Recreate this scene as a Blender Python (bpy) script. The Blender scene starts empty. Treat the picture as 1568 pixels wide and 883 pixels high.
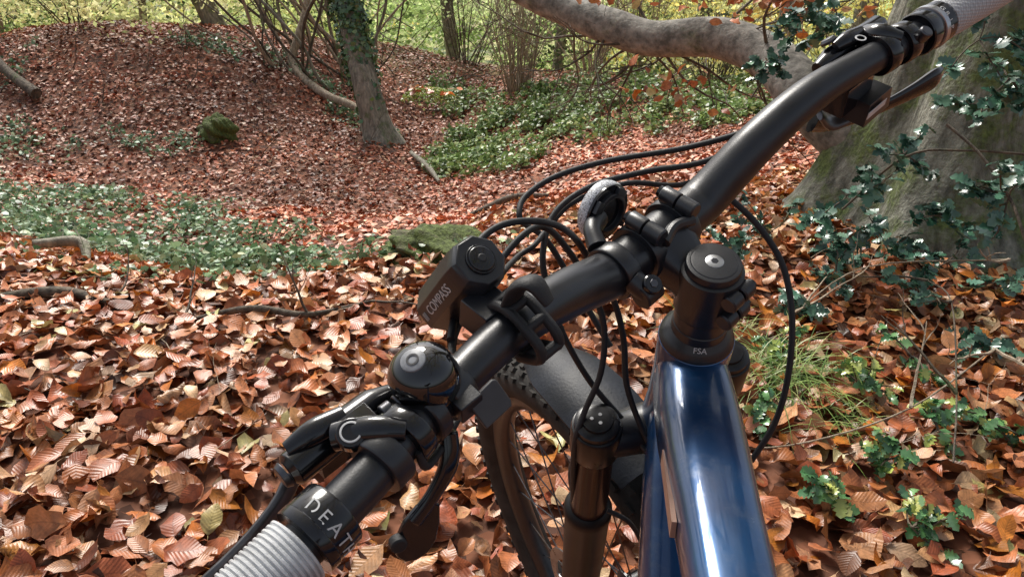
import bpy, math, random, bmesh
import numpy as np
from mathutils import Vector, Matrix
random.seed(7); rng=np.random.default_rng(7)
scene=bpy.context.scene
# ------------------------------------------------------------------ camera
H=1.15; PITCH=math.radians(25)
C=Vector((0,0,H)); RR=Vector((1,0,0)); FF=Vector((0,math.cos(PITCH),-math.sin(PITCH))); UU=Vector((0,math.sin(PITCH),math.cos(PITCH)))
cam=bpy.data.objects.new("camera",bpy.data.cameras.new("camera")); scene.collection.objects.link(cam)
cam.location=C; cam.rotation_euler=(math.radians(65),0,0)
cam.data.lens=27.18; cam.data.sensor_width=36; cam.data.clip_start=0.02; cam.data.clip_end=500
scene.camera=cam
scene.view_settings.view_transform='Standard'; scene.view_settings.look='None'; scene.view_settings.exposure=0
def cd(v): return RR*v[0]+UU*v[1]+FF*v[2]
def Q(u,v,d): return C+cd(((u-784)/1184*d,(441-v)/1184*d,d))
# ------------------------------------------------------------------ materials
def newmat(name):
    m=bpy.data.materials.new(name); m.use_nodes=True; nt=m.node_tree
    return m,nt,nt.nodes['Principled BSDF'],nt.nodes['Material Output']
def pm(name,base,rough=.5,metal=0,var=.25,scale=60,bump=0,bscale=400,coat=0,spec=.5,rvar=.1):
    m,nt,p,o=newmat(name); N=nt.nodes; L=nt.links
    tc=N.new('ShaderNodeTexCoord'); nz=N.new('ShaderNodeTexNoise'); nz.inputs['Scale'].default_value=scale; nz.inputs['Detail'].default_value=6
    L.new(tc.outputs['Object'],nz.inputs['Vector'])
    r=N.new('ShaderNodeValToRGB')
    r.color_ramp.elements[0].position=.3; r.color_ramp.elements[1].position=.7
    r.color_ramp.elements[0].color=[x*(1-var) for x in base]+[1]; r.color_ramp.elements[1].color=[min(1,x*(1+var)) for x in base]+[1]
    L.new(nz.outputs['Fac'],r.inputs[0]); L.new(r.outputs[0],p.inputs['Base Color'])
    mr=N.new('ShaderNodeMapRange'); mr.inputs[3].default_value=max(0,rough-rvar); mr.inputs[4].default_value=min(1,rough+rvar)
    L.new(nz.outputs['Fac'],mr.inputs[0]); L.new(mr.outputs[0],p.inputs['Roughness'])
    p.inputs['Metallic'].default_value=metal; p.inputs['Coat Weight'].default_value=coat; p.inputs['Coat Roughness'].default_value=.04
    p.inputs['Specular IOR Level'].default_value=spec
    if bump:
        n2=N.new('ShaderNodeTexNoise'); n2.inputs['Scale'].default_value=bscale; L.new(tc.outputs['Object'],n2.inputs['Vector'])
        b=N.new('ShaderNodeBump'); b.inputs['Strength'].default_value=bump; b.inputs['Distance'].default_value=.001
        L.new(n2.outputs['Fac'],b.inputs['Height']); L.new(b.outputs[0],p.inputs['Normal'])
    return m
M_MATTE=pm('satin_black_anodised',(.013,.014,.018),.34,0,.3,60,.08,900,spec=.7)
M_GLOSS=pm('gloss_black',(.007,.007,.009),.17,0,.3,50,coat=.4,rvar=.06)
M_CAP=pm('fork_cap_black',(.008,.008,.010),.3,0,.3,50)
M_BELL=pm('bell_black_lacquer',(.006,.006,.007),.07,0,.3,50,coat=1,rvar=.04)
M_RUB=pm('rubber',(.018,.018,.020),.6,0,.3,80,.2,700)
M_TYRE=pm('dusty_tyre_rubber',(.035,.032,.029),.75,0,.5,30,.4,500,spec=.3)
M_GREY=pm('grip_grey_rubber',(.55,.56,.57),.45,0,.35,60,.2,900)
M_SILV=pm('brushed_steel',(.55,.56,.58),.3,1,.15,80)
M_ALU=pm('dark_alloy',(.12,.12,.13),.35,.9,.2,80)
M_STAN=pm('dark_stanchion',(.024,.011,.010),.22,0,.1,30,coat=.0,rvar=.02,spec=.3)
M_LOWER=pm('fork_lower_paint',(.014,.013,.014),.4,0,.3,40,rvar=.08,spec=.25)
M_GUARD=pm('mudguard_plastic',(.010,.013,.020),.5,0,.7,25,.3,300,spec=.35)
M_WHITE=pm('white_print',(.62,.62,.62),.5,0,.1)
M_LG=pm('pale_grey_plastic',(.28,.29,.31),.4,0,.2,300)
M_TAB=pm('dull_grey_plastic',(.06,.06,.064),.5,0,.2)
M_DECAL=pm('beige_decal',(.45,.27,.2),.4,0,.1)
def speck():
    m,nt,p,o=newmat('speckled_silver'); N=nt.nodes;L=nt.links
    tc=N.new('ShaderNodeTexCoord'); v=N.new('ShaderNodeTexNoise'); v.inputs['Scale'].default_value=1100; L.new(tc.outputs['Object'],v.inputs['Vector'])
    r=N.new('ShaderNodeValToRGB'); r.color_ramp.elements[0].position=.40;r.color_ramp.elements[1].position=.55
    r.color_ramp.elements[0].color=(.2,.2,.21,1); r.color_ramp.elements[1].color=(.75,.77,.8,1)
    L.new(v.outputs['Fac'],r.inputs[0]);L.new(r.outputs[0],p.inputs['Base Color']);p.inputs['Roughness'].default_value=.4
    return m
M_SPECK=speck()
def paint():
    m,nt,p,o=newmat('metallic_blue_paint'); N=nt.nodes;L=nt.links
    tc=N.new('ShaderNodeTexCoord'); v=N.new('ShaderNodeTexNoise'); v.inputs['Scale'].default_value=14; v.inputs['Detail'].default_value=9; L.new(tc.outputs['Object'],v.inputs['Vector'])
    r=N.new('ShaderNodeValToRGB'); r.color_ramp.elements[0].position=.35;r.color_ramp.elements[1].position=.72
    r.color_ramp.elements[0].color=(.003,.024,.09,1); r.color_ramp.elements[1].color=(.011,.08,.22,1)
    L.new(v.outputs['Fac'],r.inputs[0])
    d=N.new('ShaderNodeTexNoise'); d.inputs['Scale'].default_value=45; d.inputs['Detail'].default_value=12;d.inputs['Roughness'].default_value=.7;L.new(tc.outputs['Object'],d.inputs['Vector'])
    dm=N.new('ShaderNodeMapRange');dm.inputs[1].default_value=.52;dm.inputs[2].default_value=.8;dm.inputs[4].default_value=.4;L.new(d.outputs['Fac'],dm.inputs[0])
    mx=N.new('ShaderNodeMixRGB');mx.inputs[2].default_value=(.16,.19,.22,1);L.new(dm.outputs[0],mx.inputs[0]);L.new(r.outputs[0],mx.inputs[1]);L.new(mx.outputs[0],p.inputs['Base Color'])
    p.inputs['Metallic'].default_value=.45;p.inputs['Roughness'].default_value=.3;p.inputs['Coat Weight'].default_value=1
    mr=N.new('ShaderNodeMapRange'); mr.inputs[1].default_value=.4; mr.inputs[2].default_value=.75; mr.inputs[3].default_value=.03; mr.inputs[4].default_value=.38
    L.new(d.outputs['Fac'],mr.inputs[0]);L.new(mr.outputs[0],p.inputs['Coat Roughness'])
    return m
M_BLUE=paint()
def knurl():
    m,nt,p,o=newmat('knurled_grey_rubber'); N=nt.nodes;L=nt.links
    p.inputs['Roughness'].default_value=.5
    tc=N.new('ShaderNodeTexCoord'); v=N.new('ShaderNodeTexVoronoi'); v.inputs['Scale'].default_value=420; v.inputs['Randomness'].default_value=.15
    L.new(tc.outputs['Object'],v.inputs['Vector'])
    b=N.new('ShaderNodeBump'); b.inputs['Strength'].default_value=.8;b.inputs['Distance'].default_value=.001;b.invert=True
    L.new(v.outputs['Distance'],b.inputs['Height']);L.new(b.outputs[0],p.inputs['Normal'])
    r=N.new('ShaderNodeValToRGB'); r.color_ramp.elements[0].color=(.65,.65,.66,1);r.color_ramp.elements[1].color=(.35,.35,.36,1);r.color_ramp.elements[1].position=.7
    L.new(v.outputs['Distance'],r.inputs[0]);L.new(r.outputs[0],p.inputs['Base Color'])
    return m
M_KNURL=knurl()
def leafmat(name,rough=.5,trans=.25,veins=True,spec=.5):
    m,nt,p,o=newmat(name); N=nt.nodes;L=nt.links
    a=N.new('ShaderNodeVertexColor'); a.layer_name='Col'
    col=a.outputs['Color']
    if veins:
        uv=N.new('ShaderNodeUVMap'); sx=N.new('ShaderNodeSeparateXYZ'); L.new(uv.outputs[0],sx.inputs[0])
        ab=N.new('ShaderNodeMath');ab.operation='ABSOLUTE';L.new(sx.outputs[1],ab.inputs[0])
        s=N.new('ShaderNodeMath');s.operation='MULTIPLY_ADD';L.new(ab.outputs[0],s.inputs[0]);s.inputs[1].default_value=-.9;L.new(sx.outputs[0],s.inputs[2])
        k=N.new('ShaderNodeMath');k.operation='MULTIPLY';L.new(s.outputs[0],k.inputs[0]);k.inputs[1].default_value=62
        sn=N.new('ShaderNodeMath');sn.operation='SINE';L.new(k.outputs[0],sn.inputs[0])
        mr=N.new('ShaderNodeMapRange');mr.inputs[1].default_value=.3;mr.inputs[2].default_value=1;mr.inputs[3].default_value=1;mr.inputs[4].default_value=.94;L.new(sn.outputs[0],mr.inputs[0])
        rib=N.new('ShaderNodeMath');rib.operation='LESS_THAN';L.new(ab.outputs[0],rib.inputs[0]);rib.inputs[1].default_value=.016
        rb=N.new('ShaderNodeMath');rb.operation='MULTIPLY_ADD';L.new(rib.outputs[0],rb.inputs[0]);rb.inputs[1].default_value=-.2;L.new(mr.outputs[0],rb.inputs[2])
        tc=N.new('ShaderNodeTexCoord'); nz=N.new('ShaderNodeTexNoise'); nz.inputs['Scale'].default_value=55;nz.inputs['Detail'].default_value=7;nz.inputs['Roughness'].default_value=.65;L.new(tc.outputs['Object'],nz.inputs['Vector'])
        m2=N.new('ShaderNodeMapRange');m2.inputs[1].default_value=.3;m2.inputs[2].default_value=.7;m2.inputs[3].default_value=.55;m2.inputs[4].default_value=1.3;L.new(nz.outputs['Fac'],m2.inputs[0])
        mm=N.new('ShaderNodeMath');mm.operation='MULTIPLY';L.new(rb.outputs[0],mm.inputs[0]);L.new(m2.outputs[0],mm.inputs[1])
        vm=N.new('ShaderNodeVectorMath');vm.operation='SCALE';L.new(col,vm.inputs[0]);L.new(mm.outputs[0],vm.inputs['Scale']);col=vm.outputs[0]
        b=N.new('ShaderNodeBump');b.inputs['Strength'].default_value=.14;b.inputs['Distance'].default_value=.002;L.new(sn.outputs[0],b.inputs['Height']);L.new(b.outputs[0],p.inputs['Normal'])
    L.new(col,p.inputs['Base Color']);p.inputs['Roughness'].default_value=rough;p.inputs['Specular IOR Level'].default_value=spec
    if trans:
        t=N.new('ShaderNodeBsdfTranslucent');L.new(col,t.inputs[0]);mx=N.new('ShaderNodeMixShader');mx.inputs[0].default_value=trans
        L.new(p.outputs[0],mx.inputs[1]);L.new(t.outputs[0],mx.inputs[2]);L.new(mx.outputs[0],o.inputs[0])
    return m
M_LEAF=leafmat('dead_beech_leaf',.36,.10)
M_LEAFFAR=leafmat('dead_leaf_simple',.5,0,False)
M_GREEN=leafmat('green_leaf',.4,.25,False)
M_HOLLY=leafmat('holly_leaf',.25,0,False,.7)
M_CANOPY=leafmat('autumn_canopy_leaf',.6,.55,False,.2)
def bark(name,c1,c2,moss,mamt,scale=6,stretch=.25,bump=.6,fine=60):
    m,nt,p,o=newmat(name);N=nt.nodes;L=nt.links
    tc=N.new('ShaderNodeTexCoord');mp=N.new('ShaderNodeMapping');mp.inputs['Scale'].default_value=(1,1,stretch);L.new(tc.outputs['Object'],mp.inputs[0])
    n=N.new('ShaderNodeTexNoise');n.inputs['Scale'].default_value=scale*4;n.inputs['Detail'].default_value=10;n.inputs['Roughness'].default_value=.65;L.new(mp.outputs[0],n.inputs['Vector'])
    r=N.new('ShaderNodeValToRGB');r.color_ramp.elements[0].position=.38;r.color_ramp.elements[1].position=.64;r.color_ramp.elements[0].color=c1+(1,);r.color_ramp.elements[1].color=c2+(1,)
    L.new(n.outputs['Fac'],r.inputs[0])
    n2=N.new('ShaderNodeTexNoise');n2.inputs['Scale'].default_value=scale*.6;n2.inputs['Detail'].default_value=10;n2.inputs['Roughness'].default_value=.75;L.new(tc.outputs['Object'],n2.inputs['Vector'])
    mr=N.new('ShaderNodeMapRange');mr.inputs[1].default_value=.60-mamt*.4;mr.inputs[2].default_value=.72-mamt*.4;L.new(n2.outputs['Fac'],mr.inputs[0])
    n3=N.new('ShaderNodeTexNoise');n3.inputs['Scale'].default_value=fine;n3.inputs['Detail'].default_value=5;L.new(tc.outputs['Object'],n3.inputs['Vector'])
    r3=N.new('ShaderNodeValToRGB');r3.color_ramp.elements[0].position=.3;r3.color_ramp.elements[1].position=.75;r3.color_ramp.elements[0].color=tuple(x*.35 for x in moss)+(1,);r3.color_ramp.elements[1].color=tuple(x*1.3 for x in moss)+(1,);L.new(n3.outputs['Fac'],r3.inputs[0])
    mx=N.new('ShaderNodeMixRGB');L.new(mr.outputs[0],mx.inputs[0]);L.new(r.outputs[0],mx.inputs[1]);L.new(r3.outputs[0],mx.inputs[2])
    L.new(mx.outputs[0],p.inputs['Base Color']);p.inputs['Roughness'].default_value=.85
    ad=N.new('ShaderNodeMath');ad.operation='MULTIPLY_ADD';L.new(n3.outputs['Fac'],ad.inputs[0]);ad.inputs[1].default_value=.5;L.new(n.outputs['Fac'],ad.inputs[2])
    b=N.new('ShaderNodeBump');b.inputs['Strength'].default_value=bump;b.inputs['Distance'].default_value=.02;L.new(ad.outputs[0],b.inputs['Height']);L.new(b.outputs[0],p.inputs['Normal'])
    return m
M_BEECH=bark('beech_bark_mossy',(.09,.09,.07),(.33,.33,.27),(.15,.20,.06),.36,6,.3,.8)
M_BOUGH=bark('beech_bough_bark',(.12,.115,.10),(.36,.34,.30),(.14,.17,.07),.06,5,1,.35,40)
M_BARK2=bark('ash_bark',(.14,.13,.10),(.36,.33,.26),(.13,.18,.06),.2)
M_TWIG=bark('twig_bark',(.24,.18,.12),(.52,.43,.32),(.12,.14,.06),.0,8)
M_DTWIG=bark('dark_twig_bark',(.05,.04,.03),(.18,.14,.1),(.1,.12,.04),.15,8)
M_MOSS=bark('moss',(.05,.045,.03),(.16,.13,.08),(.12,.16,.035),.6,9,1,1)
def groundmat():
    m,nt,p,o=newmat('leaf_mould_soil');N=nt.nodes;L=nt.links
    tc=N.new('ShaderNodeTexCoord')
    n=N.new('ShaderNodeTexVoronoi');n.inputs['Scale'].default_value=26;L.new(tc.outputs['Object'],n.inputs['Vector'])
    r=N.new('ShaderNodeValToRGB');e=r.color_ramp.elements;e[0].color=(.05,.018,.009,1);e[1].color=(.26,.10,.05,1)
    sx=N.new('ShaderNodeSeparateColor');L.new(n.outputs['Color'],sx.inputs[0]);L.new(sx.outputs[0],r.inputs[0])
    g=N.new('ShaderNodeSeparateXYZ');L.new(tc.outputs['Object'],g.inputs[0])
    mr=N.new('ShaderNodeMapRange');mr.inputs[1].default_value=13.5;mr.inputs[2].default_value=17;L.new(g.outputs[1],mr.inputs[0])
    n2=N.new('ShaderNodeTexNoise');n2.inputs['Scale'].default_value=1.2;n2.inputs['Detail'].default_value=9;L.new(tc.outputs['Object'],n2.inputs['Vector'])
    r2=N.new('ShaderNodeValToRGB');r2.color_ramp.elements[0].position=.38;r2.color_ramp.elements[1].position=.62;r2.color_ramp.elements[0].color=(.06,.09,.03,1);r2.color_ramp.elements[1].color=(.36,.33,.13,1);L.new(n2.outputs['Fac'],r2.inputs[0])
    mx=N.new('ShaderNodeMixRGB');L.new(mr.outputs[0],mx.inputs[0]);L.new(r.outputs[0],mx.inputs[1]);L.new(r2.outputs[0],mx.inputs[2]);L.new(mx.outputs[0],p.inputs['Base Color'])
    p.inputs['Roughness'].default_value=.9
    b=N.new('ShaderNodeBump');b.inputs['Strength'].default_value=.6;b.inputs['Distance'].default_value=.02;L.new(n.outputs['Distance'],b.inputs['Height']);L.new(b.outputs[0],p.inputs['Normal'])
    return m
M_GROUND=groundmat()
# ------------------------------------------------------------------ mesh helpers
def fast(name,V,F,mat,cols=None,uv=None,smooth=True,parent=None):
    V=np.asarray(V,dtype=np.float32);F=np.asarray(F,dtype=np.int32)
    me=bpy.data.meshes.new(name);me.vertices.add(len(V));me.vertices.foreach_set('co',V.ravel())
    k=F.shape[1];me.loops.add(F.size);me.loops.foreach_set('vertex_index',F.ravel())
    me.polygons.add(len(F));me.polygons.foreach_set('loop_start',np.arange(0,F.size,k,dtype=np.int32))
    if uv is not None:
        l=me.uv_layers.new(name='UVMap');l.data.foreach_set('uv',np.asarray(uv,dtype=np.float32)[F.ravel()].ravel())
    me.update(calc_edges=True)
    if cols is not None:
        a=me.color_attributes.new('Col','FLOAT_COLOR','POINT');a.data.foreach_set('color',np.asarray(cols,dtype=np.float32).ravel())
    if smooth: me.polygons.foreach_set('use_smooth',np.ones(len(F),dtype=bool))
    me.materials.append(mat);ob=bpy.data.objects.new(name,me);scene.collection.objects.link(ob)
    if parent: ob.parent=parent;ob.matrix_parent_inverse=parent.matrix_world.inverted()
    return ob
def catmull(pts,sub):
    if sub<=1 or len(pts)<3: return list(pts)
    P=[pts[0]*2-pts[1]]+list(pts)+[pts[-1]*2-pts[-2]];out=[]
    for i in range(1,len(P)-2):
        for s in range(sub):
            t=s/sub;a,b,c,d=P[i-1],P[i],P[i+1],P[i+2]
            out.append(.5*((2*b)+(c-a)*t+(2*a-5*b+4*c-d)*t*t+(3*b-a-3*c+d)*t*t*t))
    out.append(P[-2]);return out
class MB:
    def __init__(s): s.v=[];s.f=[];s.m=[];s.mats=[]
    def mi(s,mat):
        if mat not in s.mats: s.mats.append(mat)
        return s.mats.index(mat)
    def loft(s,rings,mat,cap=True,closed=False):
        o=len(s.v);n=len(rings[0]);mi=s.mi(mat)
        for r in rings: s.v+= [Vector(p) for p in r]
        R=len(rings)
        for i in range(R if closed else R-1):
            for j in range(n):
                a=o+i*n+j;b=o+i*n+(j+1)%n;i2=(i+1)%R;c=o+i2*n+(j+1)%n;d=o+i2*n+j
                s.f.append((a,b,c,d));s.m.append(mi)
        if cap and not closed:
            s.f.append(tuple(o+j for j in range(n))[::-1]);s.m.append(mi)
            s.f.append(tuple(o+(R-1)*n+j for j in range(n)));s.m.append(mi)
    def tube(s,pts,rad,mat,seg=12,sub=1,cap=True,flat=1.0,ref=None):
        pts=[Vector(p) for p in pts]
        if not hasattr(rad,'__len__'): rad=[rad]*len(pts)
        vr=[Vector((r,0,0)) for r in rad]
        P=catmull(pts,sub);Rd=[x[0] for x in catmull(vr,sub)]
        T=[]
        for i in range(len(P)):
            a=P[max(0,i-1)];b=P[min(len(P)-1,i+1)];T.append((b-a).normalized())
        n=ref if ref is not None else T[0].orthogonal()
        n=(n-T[0]*n.dot(T[0])).normalized();rings=[]
        for i,p in enumerate(P):
            n=(n-T[i]*n.dot(T[i])).normalized();bn=T[i].cross(n)
            rings.append([p+n*(Rd[i]*math.cos(2*math.pi*j/seg))+bn*(Rd[i]*flat*math.sin(2*math.pi*j/seg)) for j in range(seg)])
        s.loft(rings,mat,cap)
    def lathe(s,o,ax,prof,mat,seg=32,cap=True):
        ax=ax.normalized();n=ax.orthogonal().normalized();b=ax.cross(n)
        s.loft([[o+ax*h+n*(r*math.cos(2*math.pi*j/seg))+b*(r*math.sin(2*math.pi*j/seg)) for j in range(seg)] for r,h in prof],mat,cap)
    def box(s,c,x,y,z,hx,hy,hz,mat,taper=1):
        x,y,z=x.normalized()*hx,y.normalized()*hy,z.normalized()*hz
        s.loft([[c-z+x+y,c-z-x+y,c-z-x-y,c-z+x-y],[c+z+(x+y)*taper,c+z+(-x+y)*taper,c+z+(-x-y)*taper,c+z+(x-y)*taper]],mat)
    def prism(s,poly,o,ux,uy,th,mat):
        n=ux.cross(uy).normalized()
        s.loft([[o+ux*p[0]+uy*p[1]-n*th/2 for p in poly],[o+ux*p[0]+uy*p[1]+n*th/2 for p in poly]],mat)
    def obj(s,name,parent=None,bevel=0,angle=35):
        me=bpy.data.meshes.new(name);me.from_pydata([tuple(v) for v in s.v],[],s.f)
        for m in s.mats: me.materials.append(m)
        me.polygons.foreach_set('material_index',s.m);me.update()
        me.polygons.foreach_set('use_smooth',[True]*len(me.polygons));me.set_sharp_from_angle(angle=math.radians(angle))
        ob=bpy.data.objects.new(name,me);scene.collection.objects.link(ob)
        if bevel:
            b=ob.modifiers.new('b','BEVEL');b.width=bevel;b.segments=2;b.limit_method='ANGLE';b.angle_limit=math.radians(40)
        if parent: ob.parent=parent;ob.matrix_parent_inverse=parent.matrix_world.inverted()
        return ob
# ------------------------------------------------------------------ terrain
ctrl=[(x,y,0) for x in (-5,-2.5,0,2.5,5) for y in (-4,-1,.8,1.9)]
ctrl+=[(-2.1,2.75,.01),(-1.25,2.42,.02),(-.68,2.35,.02),(-.3,2.65,.02),(.2,2.9,-.03),(1,3,0),(2.5,3.2,0),(4.2,4,0),(-3.4,3.1,.02),
(-1.2,3.15,-.32),(-.7,3.3,-.28),(-2.2,3.5,-.32),(-3.4,4.2,-.45),
(-2.45,5.6,-1.0),(-1.47,4.84,-.85),(-4.04,6.66,-1.15),(-4.77,6.9,-1.15),(-5.08,8.45,-1.6),(-3.23,8.45,-1.68),(-1.78,8.7,-1.62),(-.83,5.67,-.95),(-.85,7.2,-1.32),(-.49,8.72,-1.58),(.5,8.77,-1.40),(1.64,8.83,-1.2),(.33,5.74,-.74),(2.4,8.9,-1.06),(1.33,4.8,-.39),(1.57,3.82,-.11),
(-6.95,10.5,-1.10),(-5.18,10.5,-1.08),(-3.92,10.7,-1.12),(-3.05,10.7,-1.38),(-7.95,12.2,-.40),(-5.92,12.0,-.36),(-4.72,12.2,-.50),(-3.39,12.8,-.80),(-2.47,12,-1.38),(-1.94,10.9,-1.6),(-1.64,14.9,-1.05),(-1.58,13,-1.65),(-.76,14.2,-1.45),(-.91,11.3,-1.95),
(.7,12.6,-1.22),(2.28,12.6,-1.18),(3.2,12.1,-1.22),(.57,10.2,-1.50),(1.43,10.1,-1.42),
(-8,17,-1.8),(0,20,-2.5),(8,17,-2.0),(0,25,-2.8),(-10,23,-2.4),(10,23,-2.5),(-8,6,-.8),(8,6,-.3),(8,10,-.9),(-9,2,.1),(9,1,.1),(-9,-5,0),(9,-5,0),(-14,12,-.6),(14,12,-.9)]
K=np.array(ctrl,dtype=float)
def phi(r2): return .5*r2*np.log(r2+1e-9)
n=len(K);d2=((K[:,None,:2]-K[None,:,:2])**2).sum(-1)
A=np.zeros((n+3,n+3));A[:n,:n]=phi(d2)+np.eye(n)*.008;A[:n,n]=1;A[:n,n+1:]=K[:,:2];A[n,:n]=1;A[n+1:,:n]=K[:,:2].T
Wt=np.linalg.solve(A,np.concatenate([K[:,2],[0,0,0]]))
NG=rng.random((64,64))
def vnoise(x,y):
    xi=np.floor(x).astype(int);yi=np.floor(y).astype(int);fx=x-xi;fy=y-yi;fx=fx*fx*(3-2*fx);fy=fy*fy*(3-2*fy)
    g=lambda a,b:NG[a%64,b%64]
    return (g(xi,yi)*(1-fx)+g(xi+1,yi)*fx)*(1-fy)+(g(xi,yi+1)*(1-fx)+g(xi+1,yi+1)*fx)*fy-.5
def hgt(x,y):
    x=np.atleast_1d(np.asarray(x,dtype=float));y=np.atleast_1d(np.asarray(y,dtype=float));out=np.empty(len(x))
    cx=np.clip(x,-14,14);cy=np.clip(y,-5,25)
    for i in range(0,len(x),20000):
        a=cx[i:i+20000,None]-K[None,:,0];b=cy[i:i+20000,None]-K[None,:,1]
        out[i:i+20000]=phi(a*a+b*b)@Wt[:n]+Wt[n]+Wt[n+1]*cx[i:i+20000]+Wt[n+2]*cy[i:i+20000]
    fade=np.clip((y-2.2)/2,0.3,1)
    return out+fade*(.16*vnoise(x*.9+5,y*.9)+.09*vnoise(x*2.3,y*2.3+9)+.04*vnoise(x*6,y*6))
def h1(x,y): return float(hgt([x],[y])[0])
def grad(x,y):
    e=.08;z0=hgt(x,y);return np.stack([-(hgt(x+e,y)-z0)/e,-(hgt(x,y+e)-z0)/e,np.ones(len(x))],1)
s=np.linspace(-1,1,300);gx=np.sinh(s*3.6)/math.sinh(3.6)*120;gy=4+np.sinh(s*3.6)/math.sinh(3.6)*150
X,Y=np.meshgrid(gx,gy);Z=hgt(X.ravel(),Y.ravel());V=np.stack([X.ravel(),Y.ravel(),Z],1)
ii,jj=np.meshgrid(np.arange(299),np.arange(299),indexing='ij');a=(ii*300+jj).ravel();F=np.stack([a,a+1,a+301,a+300],1)
fast('ground',V,F,M_GROUND)
# ------------------------------------------------------------------ leaves
def tmpl(t,w,fold=.2,bend=.3,wav=.05,stem=True,jit=0,twist=0):
    k=len(t);V=[];UV=[];jr=lambda:random.gauss(0,1)*jit
    z=lambda tt:bend*((tt-.5)**2)
    side=random.gauss(0,.06) if jit else 0
    for tt in t: V.append((side*math.sin(tt*math.pi),tt-.5,z(tt)+jr()*.6));UV.append((tt,0))
    L=[];Rr=[]
    for i in range(1,k-1):
        tw=twist*(t[i]-.5)
        L.append(len(V));V.append((-w[i]*(1+jr()*2)+side,t[i]-.5+jr(),z(t[i])+fold*w[i]*(1+jr()*4)+tw*w[i]+wav*math.sin(i*2.3)+jr()));UV.append((t[i],-w[i]))
        Rr.append(len(V));V.append((w[i]*(1+jr()*2)+side,t[i]-.5+jr(),z(t[i])+fold*w[i]*(1+jr()*4)-tw*w[i]+wav*math.cos(i*2.9)+jr()));UV.append((t[i],w[i]))
    F=[]
    for S,fl in ((L,1),(Rr,0)):
        def ad(a,b,c): F.append((a,b,c) if not fl else (a,c,b))
        ad(0,S[0],1)
        for i in range(len(S)-1):
            ad(i+1,S[i],S[i+1]);ad(i+1,S[i+1],i+2)
        ad(k-2,S[-1],k-1)
    if stem:
        a=len(V);V+=[(-.012,-.5,z(0)),(.012,-.5,z(0)),(.03,-.68,z(0)+.05)];UV+=[(0,0)]*3;F.append((a,a+2,a+1))
    return np.array(V),np.array(F),np.array(UV)
BT=[0,.12,.3,.5,.7,.88,1];BW=[0,.15,.28,.32,.26,.13,0]
BE=[]
for i in range(18):
    BE.append(tmpl(BT,[w_*random.uniform(.85,1.12) for w_ in BW],random.choice([.3,-.3,.6,.1,-.6,.9,0,.4]),random.choice([.5,-.5,.9,-.8,.2,1.4]),random.uniform(.02,.08),True,.024,random.uniform(-1.2,1.2)))
SIMP=[tmpl([0,.5,1],[0,.3,0],f,b,0,False) for f,b in ((.3,.4),(-.3,-.3),(.6,.6))]
HT=[0,.13,.24,.36,.47,.6,.7,.83,1];HW=[0,.27,.15,.36,.2,.36,.18,.22,0]
HO=[]
for f,b,w in ((.35,-.5,.03),(.1,.5,.06),(.5,-.3,.05)):
    v,fc,uv=tmpl(HT,HW,f,b,w,False);HO.append((v,fc,uv))
IV=[tmpl([0,.15,.35,.5,.75,1],[0,.42,.25,.34,.2,0],f,b,.02,False) for f,b in ((.2,.2),(-.1,-.3))]
def scatter(name,P,Nn,T,size,cols,mat,tilt=.35,parent=None,dirs=None,yaw=None):
    P=np.asarray(P,dtype=float);n=len(P);Nn=Nn/np.linalg.norm(Nn,axis=1,keepdims=True)
    ps=rng.random(n)*2*np.pi if yaw is None else yaw
    tl=tilt if np.isscalar(tilt) else tilt[:,None]
    tn=rng.normal(0,1,(n,3))*tl;Nn=Nn+tn;Nn/=np.linalg.norm(Nn,axis=1,keepdims=True)
    if dirs is None: D=np.stack([np.cos(ps),np.sin(ps),np.zeros(n)],1)
    else: D=dirs
    D=D-(D*Nn).sum(1,keepdims=True)*Nn;D/=np.linalg.norm(D,axis=1,keepdims=True)+1e-9
    Xx=np.cross(D,Nn)
    Vs=[];Fs=[];Cs=[];Us=[];off=0;ch=rng.integers(0,len(T),n)
    for ti,(tv,tf,tu) in enumerate(T):
        id=np.where(ch==ti)[0]
        if len(id)==0: continue
        sx=(size[id]*rng.uniform(.8,1.2,len(id)))[:,None,None]
        w=P[id][:,None,:]+(Xx[id][:,None,:]*tv[None,:,0:1]*sx)+(D[id][:,None,:]*tv[None,:,1:2]*size[id][:,None,None])+(Nn[id][:,None,:]*tv[None,:,2:3]*(size[id]*rng.uniform(.2,1.2,len(id)))[:,None,None])
        k=len(tv);Vs.append(w.reshape(-1,3));Fs.append((tf[None]+off+(np.arange(len(id))*k)[:,None,None]).reshape(-1,3))
        c=np.ones((len(id),k,4));c[:,:,:3]=cols[id][:,None,:];Cs.append(c.reshape(-1,4));Us.append(np.tile(tu,(len(id),1)));off+=k*len(id)
    return fast(name,np.concatenate(Vs),np.concatenate(Fs),mat,np.concatenate(Cs),np.concatenate(Us),True,parent)
def pick(pal,wt,n,var=.25):
    pal=np.array(pal);wt=np.array(wt,dtype=float);i=rng.choice(len(pal),n,p=wt/wt.sum())
    return np.clip(pal[i]*rng.uniform(1-var,1+var,(n,1))*rng.uniform(.92,1.08,(n,3)),0,1)
PAL=[(.54,.18,.065),(.42,.11,.04),(.66,.33,.16),(.72,.47,.28),(.18,.06,.028),(.66,.55,.22),(.58,.22,.09),(.66,.22,.035)]
PW=[5,3.8,3.6,1.7,1.8,.5,4,2]
nL=34000
x=rng.uniform(-3.8,3.6,nL);y=.2+rng.random(nL)**1.05*4.4
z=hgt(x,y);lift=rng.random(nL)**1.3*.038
c=pick(PAL,PW,nL);c*=(.5+.5*(lift/.038))[:,None]  # deeper leaves painted darker, standing in for shade within the litter
rt=np.clip((x-.4)/1.5,0,1)[:,None]*np.array([[.04,.10,0]]);c=np.clip(c*(1+rt),0,1)
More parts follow.
